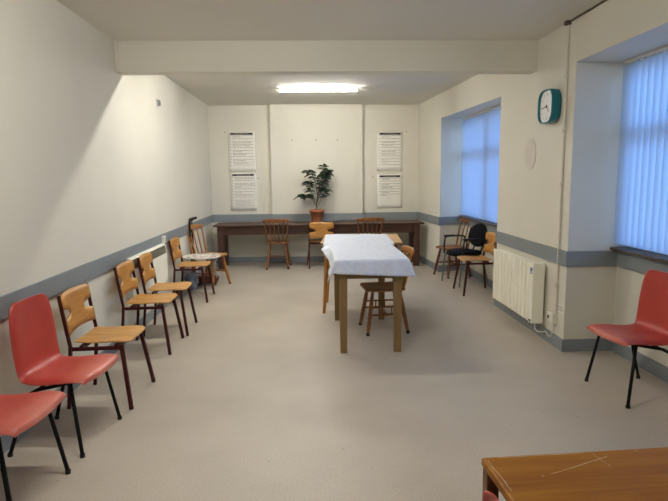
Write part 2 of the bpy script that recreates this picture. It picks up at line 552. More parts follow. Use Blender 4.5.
blind(R1Y0 + 0.02, R1Y1 + 0.04, 0.885, 2.360, R1X - 0.045, -0.70, 'white vertical slat blind in the far window, behind the black armchair')
blind(R2Y0 + 0.02, R2Y1 - 0.035, 0.915, 2.384, R2X - 0.045, -0.70, 'white vertical slat blind in the near window, above the red chair on the right')

# ------------------------------------------------------------------ ceiling lights
def ceiling_light(x, y, strength, label):
    t = empty('ceiling_light', (x, y, ZC), 0, label, 'light', 'tube lights on the ceiling')
    MB().box(-0.56, 0.56, -0.030, 0.030, -0.022, 0, 0.003).build('housing', M['white'], t)
    n = 10
    vs = []
    for x in (-0.54, 0.54):
        for k in range(n + 1):
            a = PI * k / n
            vs.append((x, 0.0175 * math.cos(a), -0.0225 - 0.024 * math.sin(a) ** 0.7))
    m = n + 1
    fs = [(k, k + 1, m + k + 1, m + k) for k in range(n)] + [tuple(range(m)), tuple(range(2 * m - 1, m - 1, -1)), (0, m, 2 * m - 1, m - 1)]
    MB().add(vs, fs).build('diffuser', tube_mat(strength), t)
    for s in (-1, 1):
        a, b = sorted((s * 0.54, s * 0.565))
        MB().box(a, b, -0.022, 0.022, -0.049, -0.003, 0.004).build('end_cap', M['white'], t)
    return t
ceiling_light(0.13, 7.78, LAMP_FAR, 'glowing tube light on the ceiling beyond the beam, above the chimney breast')
ceiling_light(MID_X, 5.60, LAMP_MID, 'tube light on the ceiling hidden just behind the beam')
ceiling_light(NEAR_X, 2.2, LAMP_NEAR, 'tube light on the ceiling in front of the beam, above the view')

# ------------------------------------------------------------------ red plastic chairs
def plastic_chair(loc, rz, label, mat='red'):
    t = empty('plastic_chair', loc, rz, label, 'chair', 'red plastic stacking chairs')
    prof = [(0.232, 0.398, 0.205), (0.232, 0.420, 0.215), (0.215, 0.436, 0.222), (0.15, 0.440, 0.228), (0.05, 0.428, 0.228), (-0.04, 0.420, 0.224), (-0.11, 0.424, 0.216),
            (-0.146, 0.444, 0.210), (-0.160, 0.49, 0.208), (-0.168, 0.56, 0.210), (-0.177, 0.65, 0.206), (-0.185, 0.74, 0.198), (-0.190, 0.800, 0.182), (-0.193, 0.828, 0.155), (-0.194, 0.837, 0.12)]
    ss = [-1, -0.97, -0.88, -0.6, -0.25, 0.25, 0.6, 0.88, 0.97, 1]
    vs = []
    n = len(prof)
    for i, (x, z, w) in enumerate(prof):
        k = min(1, max(0, (z - 0.44) / 0.15)) if i > 6 else 0
        for s in ss:
            e = abs(s)
            dz = -0.030 * max(0, e - 0.86) / 0.14 * (1 - k) * (1 if i > 0 else 0.2)
            dx = -0.028 * k * max(0, e - 0.86) / 0.14 + 0.030 * k * e * e
            if i < 7: dz += 0.010 * e * e
            if i == 0: dx -= 0.02 * e ** 4
            if i == 1: dx -= 0.02 * e ** 4
            vs.append((x + dx, s * w, z + dz))
    m = len(ss)
    fs = [(i * m + j, i * m + j + 1, (i + 1) * m + j + 1, (i + 1) * m + j) for i in range(n - 1) for j in range(m - 1)]
    mods(MB().add(vs, fs, True).build('shell', M[mat], t), 0.007, 2)
    for s in (-1, 1):
        MB().tube([(0.10, s * 0.17, 0.412), (0.125, s * 0.19, 0.395), (0.185, s * 0.232, 0.012)], 0.0105).build('leg', M['blackmetal'], t)
        MB().tube([(0.13, s * 0.165, 0.402), (0.03, s * 0.178, 0.382), (-0.06, s * 0.190, 0.366), (-0.10, s * 0.197, 0.345), (-0.125, s * 0.202, 0.305), (-0.22, s * 0.232, 0.012)], 0.0105).build('leg', M['blackmetal'], t)
        for x, y in ((0.185, 0.232), (-0.22, 0.232)):
            MB().lathe([(0.0135, 0.0), (0.0135, 0.02)], 10, None, (x, s * y)).build('foot', M['rubber'], t)
    f = MB()
    f.tube([(-0.06, -0.19, 0.366), (-0.06, 0.19, 0.366)], 0.008)
    f.tube([(0.10, -0.17, 0.408), (0.10, 0.17, 0.408)], 0.009)
    f.build('crossbar', M['blackmetal'], t)
    return t
plastic_chair((-1.43, 3.065, 0), math.radians(-5), 'whole red plastic chair with black legs on the left, beside the first plywood chair')
plastic_chair((-1.47, 2.435, 0), math.radians(-3), 'red plastic chair in the lower left corner, only its seat and legs in the picture', 'redworn_glare').scale = (1.0, 1.0, 1.045)
plastic_chair((2.19, 3.47, 0), math.radians(180 + 4), 'red plastic chair with black legs below the near window on the right')

# ------------------------------------------------------------------ plywood chairs with maroon frames
def plywood_chair(loc, rz, label):
    t = empty('plywood_chair', loc, rz, label, 'chair', 'plywood chairs with maroon frames')
    N = 14
    vs = []; fs = []
    # seat as a grid that follows the rounded outline
    def half(x):
        if x > 0.155: return 0.147 + math.sqrt(max(0, 0.05 ** 2 - (x - 0.155) ** 2))
        if x < -0.13: return 0.155 + math.sqrt(max(0, 0.03 ** 2 - (x + 0.13) ** 2))
        return 0.197 - 0.012 * (0.155 - x) / 0.28
    xs = [-0.16, -0.152, -0.13, -0.06, 0.02, 0.08, 0.13, 0.158, 0.176, 0.190, 0.199, 0.2035, 0.2048]
    for x in xs:
        z = 0.447 - 0.008 * math.exp(-((x + 0.03) / 0.09) ** 2) - (max(0, x - 0.13) / 0.075) ** 2 * 0.010
        h = half(x)
        for k in range(N + 1):
            s = -1 + 2 * k / N
            vs.append((x, s * h, z - 0.006 * (1 - s * s)))
    m = N + 1
    for i in range(len(xs) - 1):
        for k in range(N):
            fs.append((i * m + k, (i + 1) * m + k, (i + 1) * m + k + 1, i * m + k + 1))
    mods(MB().add(vs, fs, True).build('seat', M['plyseat'], t), 0.012, 1)
    # back panel: two bands that meet in the middle, cut-outs from both sides
    def xb(z, y):
        return -0.172 - (z - 0.49) * 0.14 - 0.018 * (1 - (y / 0.2) ** 2) + 0.006
    bvs = []; bfs = []
    ny = 24
    ys = [-0.205 + 0.41 * k / ny for k in range(ny + 1)]
    def row_up_lo(y):   # lower edge of upper band
        a = abs(y)
        return 0.640 + 0.026 * min(1, max(0, (a - 0.098) / 0.09)) 
    def row_lo_hi(y):   # upper edge of lower band
        a = abs(y)
        return 0.618 - 0.022 * min(1, max(0, (a - 0.098) / 0.10))
    def row_top(y):
        a = abs(y)
        return 0.772 - 0.010 * (a / 0.2) ** 2 - (0.012 * max(0, (a - 0.17) / 0.035) ** 2)
    def row_bot(y):
        return 0.497 + 0.012 * (1 - (abs(y) / 0.2) ** 2)
    def strip(lo, hi):
        b = len(bvs)
        nz = 3
        for y in ys:
            for j in range(nz + 1):
                z = lo(y) + (hi(y) - lo(y)) * j / nz
                bvs.append((xb(z, y), y, z))
        for i in range(ny):
            for j in range(nz):
                bfs.append((b + i * (nz + 1) + j, b + (i + 1) * (nz + 1) + j, b + (i + 1) * (nz + 1) + j + 1, b + i * (nz + 1) + j + 1))
    strip(row_up_lo, row_top); strip(row_bot, row_lo_hi)
    b2 = (ny + 1) * 4
    for i in range(ny):
        if abs(ys[i]) < 0.104 and abs(ys[i + 1]) < 0.104:
            bfs.append((b2 + i * 4 + 3, b2 + (i + 1) * 4 + 3, (i + 1) * 4, i * 4))
    mods(MB().add(bvs, bfs, True).build('backrest', M['ply'], t), 0.011)
    for s in (-1, 1):
        MB().bar((-0.205, s * 0.208, 0.0), (-0.165, s * 0.208, 0.42), 0.022, 0.022, (0, 1, 0), 0.003).build('leg', M['maroon'], t)
        MB().bar((0.215, s * 0.240, 0.0), (0.155, s * 0.185, 0.425), 0.024, 0.024, (0, 1, 0), 0.003).build('leg', M['maroon'], t)
        p = MB()
        p.bar((-0.165, s * 0.208, 0.415), (-0.178, s * 0.208, 0.50), 0.022, 0.016, (0, 1, 0), 0.003)
        p.bar((-0.178, s * 0.208, 0.498), (-0.216, s * 0.208, 0.762), 0.022, 0.016, (0, 1, 0), 0.003)
        p.build('back_post', M['maroon'], t)
    f = MB()
    for s in (-1, 1):
        f.bar((-0.17, s * 0.20, 0.402), (0.16, s * 0.18, 0.402), 0.02, 0.022)
    f.bar((0.12, -0.185, 0.412), (0.12, 0.185, 0.412), 0.022, 0.026)
    f.bar((-0.10, -0.2, 0.412), (-0.10, 0.2, 0.412), 0.022, 0.026)
    f.build('seat_frame', M['maroon'], t)
    return t
ply0 = plywood_chair((-1.41, 3.67, 0), math.radians(-1), 'plywood chair with maroon legs along the left wall, next to the red chair')
copy_tree(ply0, (-1.445, 4.77, 0), math.radians(0), 'second plywood chair from the red chairs along the left wall, just before the wall heater')
copy_tree(ply0, (-1.425, 5.31, 0), math.radians(2), 'plywood chair along the left wall standing in front of the cream wall heater')
copy_tree(ply0, (-1.49, 6.71, 0), math.radians(0), 'plywood chair on the left just beyond the wall heater, beside the round tray')
copy_tree(ply0, (0.165, 8.96, 0), math.radians(91), 'plywood chair pushed up to the dark desk, in front of the potted plant')
wc = copy_tree(ply0, (2.105, 6.765, 0), math.radians(180), 'plywood chair on the right partly hidden by the cream radiator')

# ------------------------------------------------------------------ wooden spindle back chairs
def spindle_chair(loc, rz, label, wm, sm, lm, crest_z=0.84, crest_w=0.43, nsp=4, legs=None, slat=False, seat_w=0.40, lean=0.14, boxs=False):
    t = empty('spindle_chair', loc, rz, label, 'chair')
    # seat: saddled slab with rounded outline
    vs = []; fs = []
    xs = [-0.19, -0.182, -0.16, -0.08, 0.02, 0.11, 0.165, 0.192, 0.202]
    N = 12
    def half(x):
        base = seat_w / 2 - 0.018 * (0.2 - x) / 0.4
        if x > 0.11: base -= 0.055 * ((x - 0.11) / 0.092) ** 2
        if x < -0.16: base -= 0.03 * ((-0.16 - x) / 0.03) ** 2
        return base
    m = N + 1
    for x in xs:
        h = half(x)
        for k in range(N + 1):
            s = -1 + 2 * k / N
            vs.append((x, s * h, 0.432 - 0.012 * math.exp(-((x + 0.02) / 0.11) ** 2) * (1 - s ** 4)))
    for i in range(len(xs) - 1):
        for k in range(N):
            fs.append((i * m + k, (i + 1) * m + k, (i + 1) * m + k + 1, i * m + k + 1))
    mods(MB().add(vs, fs, True).build('seat', M[sm], t), 0.030, 1)
    fx, fy, bx, by = 0.19, seat_w / 2 - 0.005, -0.21, seat_w / 2 - 0.025
    def turned(a, b):
        a = Vector(a); b = Vector(b)
        q = [(0, .013), (.12, .017), (.3, .021), (.5, .019), (.62, .022), (.66, .017), (.7, .022), (.9, .016), (1, .014)]
        return MB().tube([a.lerp(b, k) for k, r in q], [r for k, r in q])
    tops = {}
    for s in (-1, 1):
        fl = turned((0.125, s * 0.125, 0.418), (fx, s * fy, 0.0)).build('leg', M[lm], t)
        rl = turned((-0.135, s * 0.12, 0.418), (bx, s * by, 0.0)).build('leg', M[lm], t)
        MB().lathe([(0.0165, 0.0), (0.0165, 0.03)], 10, None, (fx - 0.002, s * fy)).build('foot', M['rubber'], fl)
        MB().lathe([(0.0165, 0.0), (0.0165, 0.03)], 10, None, (bx + 0.002, s * by)).build('foot', M['rubber'], rl)
    def on(x0, x1, y0, y1, z):
        k = (0.418 - z) / 0.418
        return (x0 + (x1 - x0) * k, y0 + (y1 - y0) * k, z)
    st = MB()
    for s in (-1, 1):
        a = on(0.125, fx, s * 0.125, s * fy, 0.19); b = on(-0.135, bx, s * 0.12, s * by, 0.19)
        st.tube([a, Vector(a).lerp(Vector(b), .5), b], [0.009, 0.013, 0.009])
        if boxs:
            a2 = on(0.125, fx, s * 0.125, s * fy, 0.26); b2 = on(-0.135, bx, s * 0.12, s * by, 0.26)
            st.tube([a2, b2], 0.009)
            for k in (0.36, 0.64):
                st.tube([Vector(a).lerp(Vector(b), k), Vector(a2).lerp(Vector(b2), k)], 0.006)
    a = on(-0.005, -0.01, -0.122, -seat_w / 2 + 0.015, 0.19); b = (a[0], -a[1], a[2])
    st.tube([a, (a[0], 0, a[2]), b], [0.009, 0.013, 0.009])
    st.build('stretcher', M[lm], t)
    # back
    yb0, yb1 = seat_w / 2 - 0.05, crest_w / 2 - 0.035
    x0, x1 = -0.165, -0.165 - lean
    cz = crest_z - 0.07
    def bow(y):
        return -0.035 * (1 - (y / (crest_w / 2)) ** 2)
    tot = nsp + 2
    for i in range(tot):
        f = -1 + 2 * i / (tot - 1)
        a = (x0 + bow(f * crest_w / 2) * 0.6, f * yb0, 0.425); b = (x1 + bow(f * crest_w / 2), f * yb1, cz + 0.012)
        if slat and 0 < i < tot - 1:
            MB().bar(a, b, 0.022, 0.010, (1, 0, 0), 0.003).build('back_slat', M[wm], t)
        elif i in (0, tot - 1):
            q = [(0, .012), (.3, .016), (.6, .013), (1, .011)]
            MB().tube([Vector(a).lerp(Vector(b), k) for k, r in q], [r for k, r in q]).build('back_post', M[wm], t)
        else:
            q = [(0, .007), (.35, .011), (.7, .008), (1, .007)]
            MB().tube([Vector(a).lerp(Vector(b), k) for k, r in q], [r for k, r in q]).build('spindle', M[wm], t)
    def cf(u, v):
        y = (u - 0.5) * crest_w
        e = abs(2 * u - 1)
        top = crest_z - 0.012 * e ** 2 - 0.020 * max(0, (e - 0.85) / 0.15) ** 2
        bot = cz + 0.006 * e + 0.02 * max(0, (e - 0.85) / 0.15) ** 2
        z = bot + (top - bot) * v
        return (x1 + bow(y) - (z - cz) * 0.15, y, z)
    vs, fs = grid(21, 5, cf)
    mods(MB().add(vs, fs, True).build('crest_rail', M[wm], t), 0.022, 1)
    return t
spindle_chair((-0.56, 8.98, 0), math.radians(90), 'brown spindle back chair at the left part of the dark desk', 'beech', 'beechseat', 'beech', 0.845, 0.445, 4)
spindle_chair((0.955, 8.98, 0), math.radians(90), 'brown spindle back chair at the right part of the dark desk, behind the cloth table', 'beech', 'beechseat', 'beech', 0.845, 0.48, 4)
spindle_chair((0.69, 5.15, 0), math.radians(185), 'brown wooden chair tucked under the cloth covered table from its right side', 'golden', 'beechseat', 'beech', 0.815, 0.42, 4, boxs=True, lean=0.07)
spindle_chair((-1.43, 7.55, 0), math.radians(-27), 'golden wooden slat back chair near the left end of the dark desk', 'golden', 'goldenseat', 'golden', 0.855, 0.40, 3, slat=True, lean=0.08)
spindle_chair((2.11, 7.93, 0), math.radians(198), 'brown slat back chair with reddish legs by the far window, behind the black armchair', 'beech', 'beechseat', 'mahog', 0.86, 0.42, 3, slat=True, lean=0.09)

# ------------------------------------------------------------------ black armchair
def armchair(loc, rz):
    t = empty('armchair', loc, rz, 'black padded armchair with an oval backrest below the far window', 'chair')
    def cush(u, v):
        return None
    s = MB()
    s.lathe([(0.10, -0.03), (0.20, -0.03), (0.232, -0.015), (0.24, 0.005), (0.225, 0.03), (0.16, 0.042), (0.05, 0.045)], 28, Matrix.Translation((0.02, 0, 0.435)) @ Matrix.Diagonal((1, 1.0, 1, 1)))
    s.build('seat', M['black'], t)
    b = MB()
    rot = Matrix.Translation((-0.20, 0, 0.675)) @ Matrix.Rotation(math.radians(-90 - 12), 4, 'Y') @ Matrix.Diagonal((0.80, 1.16, 1, 1))
    b.lathe([(0.08, -0.03), (0.17, -0.03), (0.20, -0.012), (0.205, 0.005), (0.19, 0.022), (0.13, 0.03), (0.05, 0.032)], 28, rot)
    b.build('backrest', M['black'], t)
    for s in (-1, 1):
        MB().tube([(0.17, s * 0.21, 0.41), (0.185, s * 0.24, 0.38), (0.22, s * 0.245, 0.01)], 0.011).build('leg', M['greymetal'], t)
        MB().tube([(-0.10, s * 0.21, 0.41), (-0.13, s * 0.24, 0.38), (-0.22, s * 0.245, 0.01)], 0.011).build('leg', M['greymetal'], t)
        MB().tube([(0.19, s * 0.245, 0.41), (0.185, s * 0.262, 0.52), (0.17, s * 0.265, 0.625), (0.14, s * 0.265, 0.645), (-0.04, s * 0.262, 0.65), (-0.12, s * 0.25, 0.64), (-0.16, s * 0.235, 0.57), (-0.15, s * 0.22, 0.42)], 0.012).build('arm', M['blackplastic'], t)
        MB().box(0.02, 0.19, s * 0.265 - 0.02, s * 0.265 + 0.02, 0.642, 0.665, 0.008).build('armrest', M['blackplastic'], t)
    f = MB()
    f.tube([(-0.16, -0.10, 0.42), (-0.20, -0.10, 0.5), (-0.235, -0.10, 0.66)], 0.010)
    f.tube([(-0.16, 0.10, 0.42), (-0.20, 0.10, 0.5), (-0.235, 0.10, 0.66)], 0.010)
    f.tube([(0.17, -0.21, 0.405), (0.17, 0.21, 0.405)], 0.010)
    f.tube([(-0.10, -0.21, 0.405), (-0.10, 0.21, 0.405)], 0.010)
    f.build('frame', M['blackmetal'], t)
    return t
armchair((2.125, 7.31, 0), math.radians(194))

# ------------------------------------------------------------------ tables
def desk():
    x0, x1, y0, y1, h = -1.60, 1.87, 8.82, 9.415, 0.735
    t = empty('long_desk', ((x0 + x1) / 2, (y0 + y1) / 2, 0), 0, 'long dark wooden desk along the back wall', 'desk')
    W = (x1 - x0) / 2; D = (y1 - y0) / 2
    MB().box(-W, W, -D, D, h - 0.028, h, 0.006).build('tabletop', M['darkwood'], t)
    ap = MB()
    ap.box(-W + 0.16, W - 0.16, -D + 0.07, -D + 0.092, h - 0.17, h - 0.028)
    ap.box(-W + 0.16, W - 0.16, D - 0.062, D - 0.04, h - 0.17, h - 0.028)
    for s in (-1, 1):
        a, b = sorted((s * (W - 0.10), s * (W - 0.122)))
        ap.box(a, b, -D + 0.14, D - 0.12, h - 0.17, h - 0.028)
    ap.build('apron', M['darkwood'], t)
    for sx in (-1, 1):
        for sy in (-1, 1):
            cx = sx * (W - 0.11); cy = sy * (D - 0.09)
            MB().box(cx - 0.05, cx + 0.05, cy - 0.045, cy + 0.045, 0, h - 0.028, 0.005).build('leg', M['darkwood'], t)
    return t
desk()

T1Z, T2Z = 0.806, 0.806
def front_table():
    x0, x1, y0, y1 = 0.205, 0.812, 4.42, 5.60
    cx, cy = (x0 + x1) / 2, (y0 + y1) / 2
    t = empty('work_table', (cx, cy, 0), 0, 'old olive brown wooden table with square legs, nearest under the white cloth', 'table')
    W, D = (x1 - x0) / 2, (y1 - y0) / 2
    MB().box(-W, W, -D, D, T1Z - 0.025, T1Z, 0.004).build('tabletop', M['olive'], t)
    ap = MB()
    ap.box(-W + 0.08, W - 0.08, -D + 0.035, -D + 0.057, T1Z - 0.16, T1Z - 0.025)
    ap.box(-W + 0.08, W - 0.08, D - 0.057, D - 0.035, T1Z - 0.16, T1Z - 0.025)
    ap.box(-W + 0.035, -W + 0.057, -D + 0.08, D - 0.08, T1Z - 0.16, T1Z - 0.025)
    ap.box(W - 0.057, W - 0.035, -D + 0.08, D - 0.08, T1Z - 0.16, T1Z - 0.025)
    ap.build('apron', M['olive'], t)
    for sx in (-1, 1):
        for sy in (-1, 1):
            x, y = (-W + 0.058 if sx < 0 else W - 0.085), sy * (D - 0.058)
            l = MB()
            a, b = 0.034, 0.029
            vs = [(x - b, y - b, 0), (x + b, y - b, 0), (x + b, y + b, 0), (x - b, y + b, 0), (x - a, y - a, T1Z - 0.025), (x + a, y - a, T1Z - 0.025), (x + a, y + a, T1Z - 0.025), (x - a, y + a, T1Z - 0.025)]
            l.add(vs, [(0, 3, 2, 1), (4, 5, 6, 7), (0, 1, 5, 4), (1, 2, 6, 5), (2, 3, 7, 6), (3, 0, 4, 7)])
            l.build('leg', M['olive'], t)
    return t
front_table()
T2A = math.radians(-5)
T2C = (0.565, 6.07); T2W, T2D = 0.435, 0.42
def rear_table():
    t = empty('side_table', (T2C[0], T2C[1], 0), T2A, 'tan topped table with tapered legs at the rear under the white cloth', 'table')
    W, D = T2W, T2D
    MB().box(-W, W, -D, D, T2Z - 0.025, T2Z, 0.004).build('tabletop', M['tan'], t)
    ap = MB()
    ap.box(-W + 0.09, W - 0.09, -D + 0.06, -D + 0.08, T2Z - 0.11, T2Z - 0.025)
    ap.box(-W + 0.09, W - 0.09, D - 0.08, D - 0.06, T2Z - 0.11, T2Z - 0.025)
    ap.box(-W + 0.06, -W + 0.08, -D + 0.09, D - 0.09, T2Z - 0.11, T2Z - 0.025)
    ap.box(W - 0.08, W - 0.06, -D + 0.09, D - 0.09, T2Z - 0.11, T2Z - 0.025)
    ap.build('apron', M['golden'], t)
    for sx in (-1, 1):
        for sy in (-1, 1):
            a = Vector((sx * (W - 0.07), sy * (D - 0.07), T2Z - 0.025)); b = Vector((sx * (W - 0.02), sy * (D - 0.15), 0))
            MB().tube([a, b], [0.027, 0.017], 12).build('leg', M['golden'], t)
    return t
rear_table()

# cloth draped over both tables
def cloth():
    x1l, x1r, yf, yj = 0.205, 0.812, 4.42, 5.60
    ang = math.radians(-3.0)
    c0 = Vector((0.465, 4.42 - 0.13)); ax = Vector((math.cos(ang), math.sin(ang))); ay = Vector((-math.sin(ang), math.cos(ang)))
    L = 2.14
    def clear(x, y):
        """outside distance to the left/right/front and the support height"""
        k = min(1, max(0, (y - 5.44) / 0.18)); k = k * k * (3 - 2 * k)
        lx, ly = x - T2C[0], y - T2C[1]
        l2 = T2C[0] - T2W - math.tan(T2A) * ly * 1.0
        r2 = T2C[0] + T2W - math.tan(T2A) * ly * 1.0
        return x1l + (l2 - x1l) * k, x1r + (r2 - x1r) * k, T1Z + (T2Z - T1Z) * k
    def fn(u, v):
        w = (-0.42 + 0.02 * v) + u * (0.42 - 0.02 * v + 0.34 - 0.02 * v)
        p = c0 + ax * w + ay * (v * L)
        xl, xr, z = clear(p.x, p.y)
        z += 0.004
        ox = 0.0; sgn = 0
        if p.x < xl: ox = xl - p.x; sgn = -1
        if p.x > xr: ox = p.x - xr; sgn = 1
        oy = max(0, yf - p.y)
        d = math.hypot(ox, oy) if (ox and oy) else ox + oy
        rip = math.sin(p.y * 9.0 + 1.3 * sgn) * 0.5 + math.sin(p.y * 21 + sgn) * 0.2
        ripx = math.sin(p.x * 30) * 0.5 + math.sin(p.x * 57 + 1) * 0.3
        fx = 0.30 + 0.16 * rip + (0.80 * math.exp(-((p.y - 5.40) / 0.15) ** 2) if sgn < 0 else 0.16 * math.exp(-((p.y - 4.4) / 0.2) ** 2)); fy = 0.10 + 0.10 * ripx
        x, y = p.x, p.y
        if sgn:
            x = (xl if sgn < 0 else xr) + sgn * (0.008 * min(1, ox / 0.01) + ox * fx)
        if oy:
            y = yf - (0.008 * min(1, oy / 0.01) + oy * fy)
        if oy and p.x > 0.70: x += oy * 0.5 * min(1, (p.x - 0.70) / 0.12)
        if oy and p.x < 0.24: x -= oy * 0.18 * min(1, (0.24 - p.x) / 0.12)
        drop = d * math.sqrt(max(0.2, 1 - (fx if sgn else fy) ** 2))
        if d: z -= max(0, drop - 0.004)
        else: z += 0.0015 * math.sin(p.x * 20 + p.y * 7) + 0.0015
        return (x, y, z)
    vs, fs = grid(64, 130, fn)
    o = MB().add(vs, fs, True).build('tablecloth', M['cloth'])
    mods(o, 0.003, 0, 1.0)
    tag(o, 'white cotton tablecloth draped over the two tables in the middle of the room', 'tablecloth')
cloth()

# foreground table
def fg_table():
    x0, x1, y0, y1, h = 0.412, 1.70, 0.50, 1.244, 0.805
    t = empty('brown_table', (x0, y1, 0), math.radians(2.6), 'scratched brown wooden table in the lower right corner', 'table')
    W, D = x1 - x0, y1 - y0
    MB().box(0, W, -D, 0, h - 0.022, h, 0.007).build('tabletop', M['fgwood'], t)
    ap = MB()
    ap.box(0.08, W - 0.08, -0.06, -0.04, h - 0.13, h - 0.022)
    ap.box(0.08, W - 0.08, -D + 0.04, -D + 0.06, h - 0.13, h - 0.022)
    ap.box(W - 0.06, W - 0.04, -D + 0.08, -0.08, h - 0.13, h - 0.022)
    ap.build('apron', M['fgedge'], t)
    for x in (0.020, W - 0.055):
        for y in (-0.020, -D + 0.055):
            MB().box(x - 0.016, x + 0.016, y - 0.016, y + 0.016, 0, h - 0.022, 0.004).build('leg', M['fgedge'], t)
    def scr(a, b, w):
        s = MB()
        a = Vector(a); b = Vector(b)
        n = (b - a).normalized().cross(Vector((0, 0, 1)))
        k = 7
        pts = []
        for i in range(k + 1):
            c = a.lerp(b, i / k) + n * random.uniform(-0.0015, 0.0015)
            ww = w * (0.4 + 0.6 * random.random())
            pts += [c - n * ww, c + n * ww]
        s.add(pts, [(2 * i, 2 * i + 2, 2 * i + 3, 2 * i + 1) for i in range(k)])
        s.build('scratch', M['scratch'], t)
    z = h + 0.0006
    scr((0.135, -0.095, z), (0.309, -0.034, z), 0.0017)
    scr((0.17, -0.082, z), (0.25, -0.055, z), 0.0016)
    scr((0.281, -0.012, z), (0.292, -0.078, z), 0.0013)
    scr((0.04, -0.012, z), (0.26, -0.010, z), 0.0016)
    scr((0.399, -0.012, z), (0.40, -0.022, z), 0.002)
    scr((0.010, -0.02, z), (0.016, -0.15, z), 0.0016)
    scr((0.11, -0.101, z), (0.115, -0.099, z), 0.0022)
    return t
fg_table()
plastic_chair((0.576, 1.03, 0), 0, 'red plastic chair tucked under the scratched brown table, only its back edge showing', 'redworn_glare').scale = (0.92, 0.92, 0.92)

# ------------------------------------------------------------------ plant
def plant():
    x, y, z = 0.10, 9.21, 0.735
    t = empty('potted_plant', (x, y, z), 0, 'leafy green plant in a terracotta pot on the dark desk', 'plant')
    MB().lathe([(0.085, 0.0), (0.112, 0.165), (0.126, 0.165), (0.130, 0.215), (0.118, 0.215), (0.114, 0.18)], 28).build('pot', M['terracotta'], t)
    MB().lathe([(0.112, 0.17), (0.112, 0.19), (0.05, 0.197)], 20).build('soil', M['soil'], t)
    st = MB(); lf = MB()
    rnd = random.Random(11)
    def leaf(p, d, L):
        L *= 1.22
        d = Vector(d).normalized()
        sx = d.cross(Vector((0, 0, 1)))
        if sx.length < 0.1: sx = Vector((1, 0, 0))
        sx.normalize(); up = sx.cross(d)
        tw = rnd.uniform(-0.7, 0.7)
        sx2 = sx * math.cos(tw) + up * math.sin(tw)
        up2 = sx2.cross(d)
        prof = [(0, .006), (.2, .25), (.45, .33), (.7, .26), (.88, .12), (1, .004)]
        vs = []
        for k, w in prof:
            c = Vector(p) + d * (k * L) - Vector((0, 0, 1)) * (0.35 * L * k * k)
            for s in (-1, 0, 1):
                vs.append(c + sx2 * (s * w * L) + up2 * (0.05 * L * abs(s)))
        fs = []
        for i in range(len(prof) - 1):
            for j in range(2):
                fs.append((i * 3 + j, i * 3 + j + 1, (i + 1) * 3 + j + 1, (i + 1) * 3 + j))
        lf.add(vs, fs, True)
    def stem(pts, r0, r1, leaves):
        pts = [Vector(p) for p in pts]
        n = len(pts)
        st.tube(pts, [r0 + (r1 - r0) * i / (n - 1) for i in range(n)], 7)
        leaves = int(leaves * 1.5)
        for k in range(leaves):
            f = (0.36 + 0.64 * k / max(1, leaves - 1)) * (n - 1)
            i = min(n - 2, int(f)); p = pts[i].lerp(pts[i + 1], f - i)
            a = k * 2.4 + rnd.random()
            leaf(p, (math.cos(a), math.sin(a) * 0.8, rnd.uniform(-0.1, 0.5)), rnd.uniform(0.08, 0.115))
    stem([(-0.01, 0, 0.19), (0.0, 0, 0.32), (0.03, 0.0, 0.5), (0.08, 0.0, 0.70), (0.12, 0, 0.86), (0.13, 0, 0.96)], 0.010, 0.004, 20)
    stem([(0.0, 0.01, 0.30), (0.06, 0.02, 0.48), (0.12, 0.02, 0.62), (0.14, 0.01, 0.74), (0.22, 0.0, 0.83)], 0.008, 0.003, 16)
    stem([(0.02, 0, 0.44), (0.0, -0.02, 0.58), (-0.03, -0.02, 0.72), (-0.10, -0.01, 0.84), (-0.14, 0, 0.86)], 0.006, 0.003, 13)
    stem([(0.0, 0, 0.26), (-0.05, -0.03, 0.36), (-0.13, -0.04, 0.44), (-0.22, -0.05, 0.46), (-0.29, -0.05, 0.43)], 0.006, 0.003, 12)
    stem([(-0.02, -0.02, 0.33), (-0.08, 0.0, 0.50), (-0.13, 0.0, 0.62), (-0.12, 0.01, 0.68)], 0.006, 0.003, 11)
    stem([(0.05, 0, 0.60), (0.10, -0.04, 0.76), (0.17, -0.04, 0.84), (0.2, -0.03, 0.86)], 0.005, 0.003, 12)
    stem([(0.01, -0.02, 0.25), (0.08, -0.04, 0.40), (0.14, -0.03, 0.50), (0.17, -0.02, 0.58)], 0.005, 0.003, 9)
    st.build('stem', M['stem'], t)
    mods(lf.build('foliage', M['leaf'], t), 0.0015)
plant()

# ------------------------------------------------------------------ posters
def poster(x0, x1, z0, z1, lines, label, seed, yw=YB):
    t = empty('poster', ((x0 + x1) / 2, yw, z0), 0, label, 'poster', 'printed posters on the back wall')
    W = (x1 - x0) / 2; H = z1 - z0
    rnd = random.Random(seed)
    def fn(u, v):
        return (-W + 2 * W * u, -0.004, v * H)
    vs, fs = grid(9, 9, fn)
    mods(MB().add(vs, fs, True).build('sheet', M['paper'], t), 0.0012)
    yb = -0.0055
    MB().box(-W + 0.045, W - 0.04, yb - 0.001, yb, H - 0.052, H - 0.018).build('title_bar', M['ink'], t)
    ti = MB()
    x = -W + 0.12
    while x < W - 0.13:
        w = rnd.uniform(0.02, 0.05)
        ti.box(x, x + w, yb - 0.0018, yb - 0.001, H - 0.041, H - 0.029); x += w + 0.012
    ti.build('title_text', M['greyink'], t)
    b = MB()
    for k, (z, dk, wmax) in enumerate(lines):
        zz = z * H
        yo = -0.0165 if z < 0.5 else -0.0105
        yy = -0.0050
        x = -W + 0.055 + (0.02 if dk else 0.03)
        if dk:
            b.box(-W + 0.04, -W + 0.055, yy - 0.0004, yy, zz - 0.007, zz + 0.007)
        end = -W + 2 * W * wmax
        while x < end:
            w = rnd.uniform(0.015, 0.055)
            w = min(w, end - x)
            if w > 0.006: b.box(x, x + w, yy - 0.0004, yy, zz - 0.0042, zz + 0.0042)
            x += w + 0.009
    b.build('printed_text', M['greyink'], t)
    return t
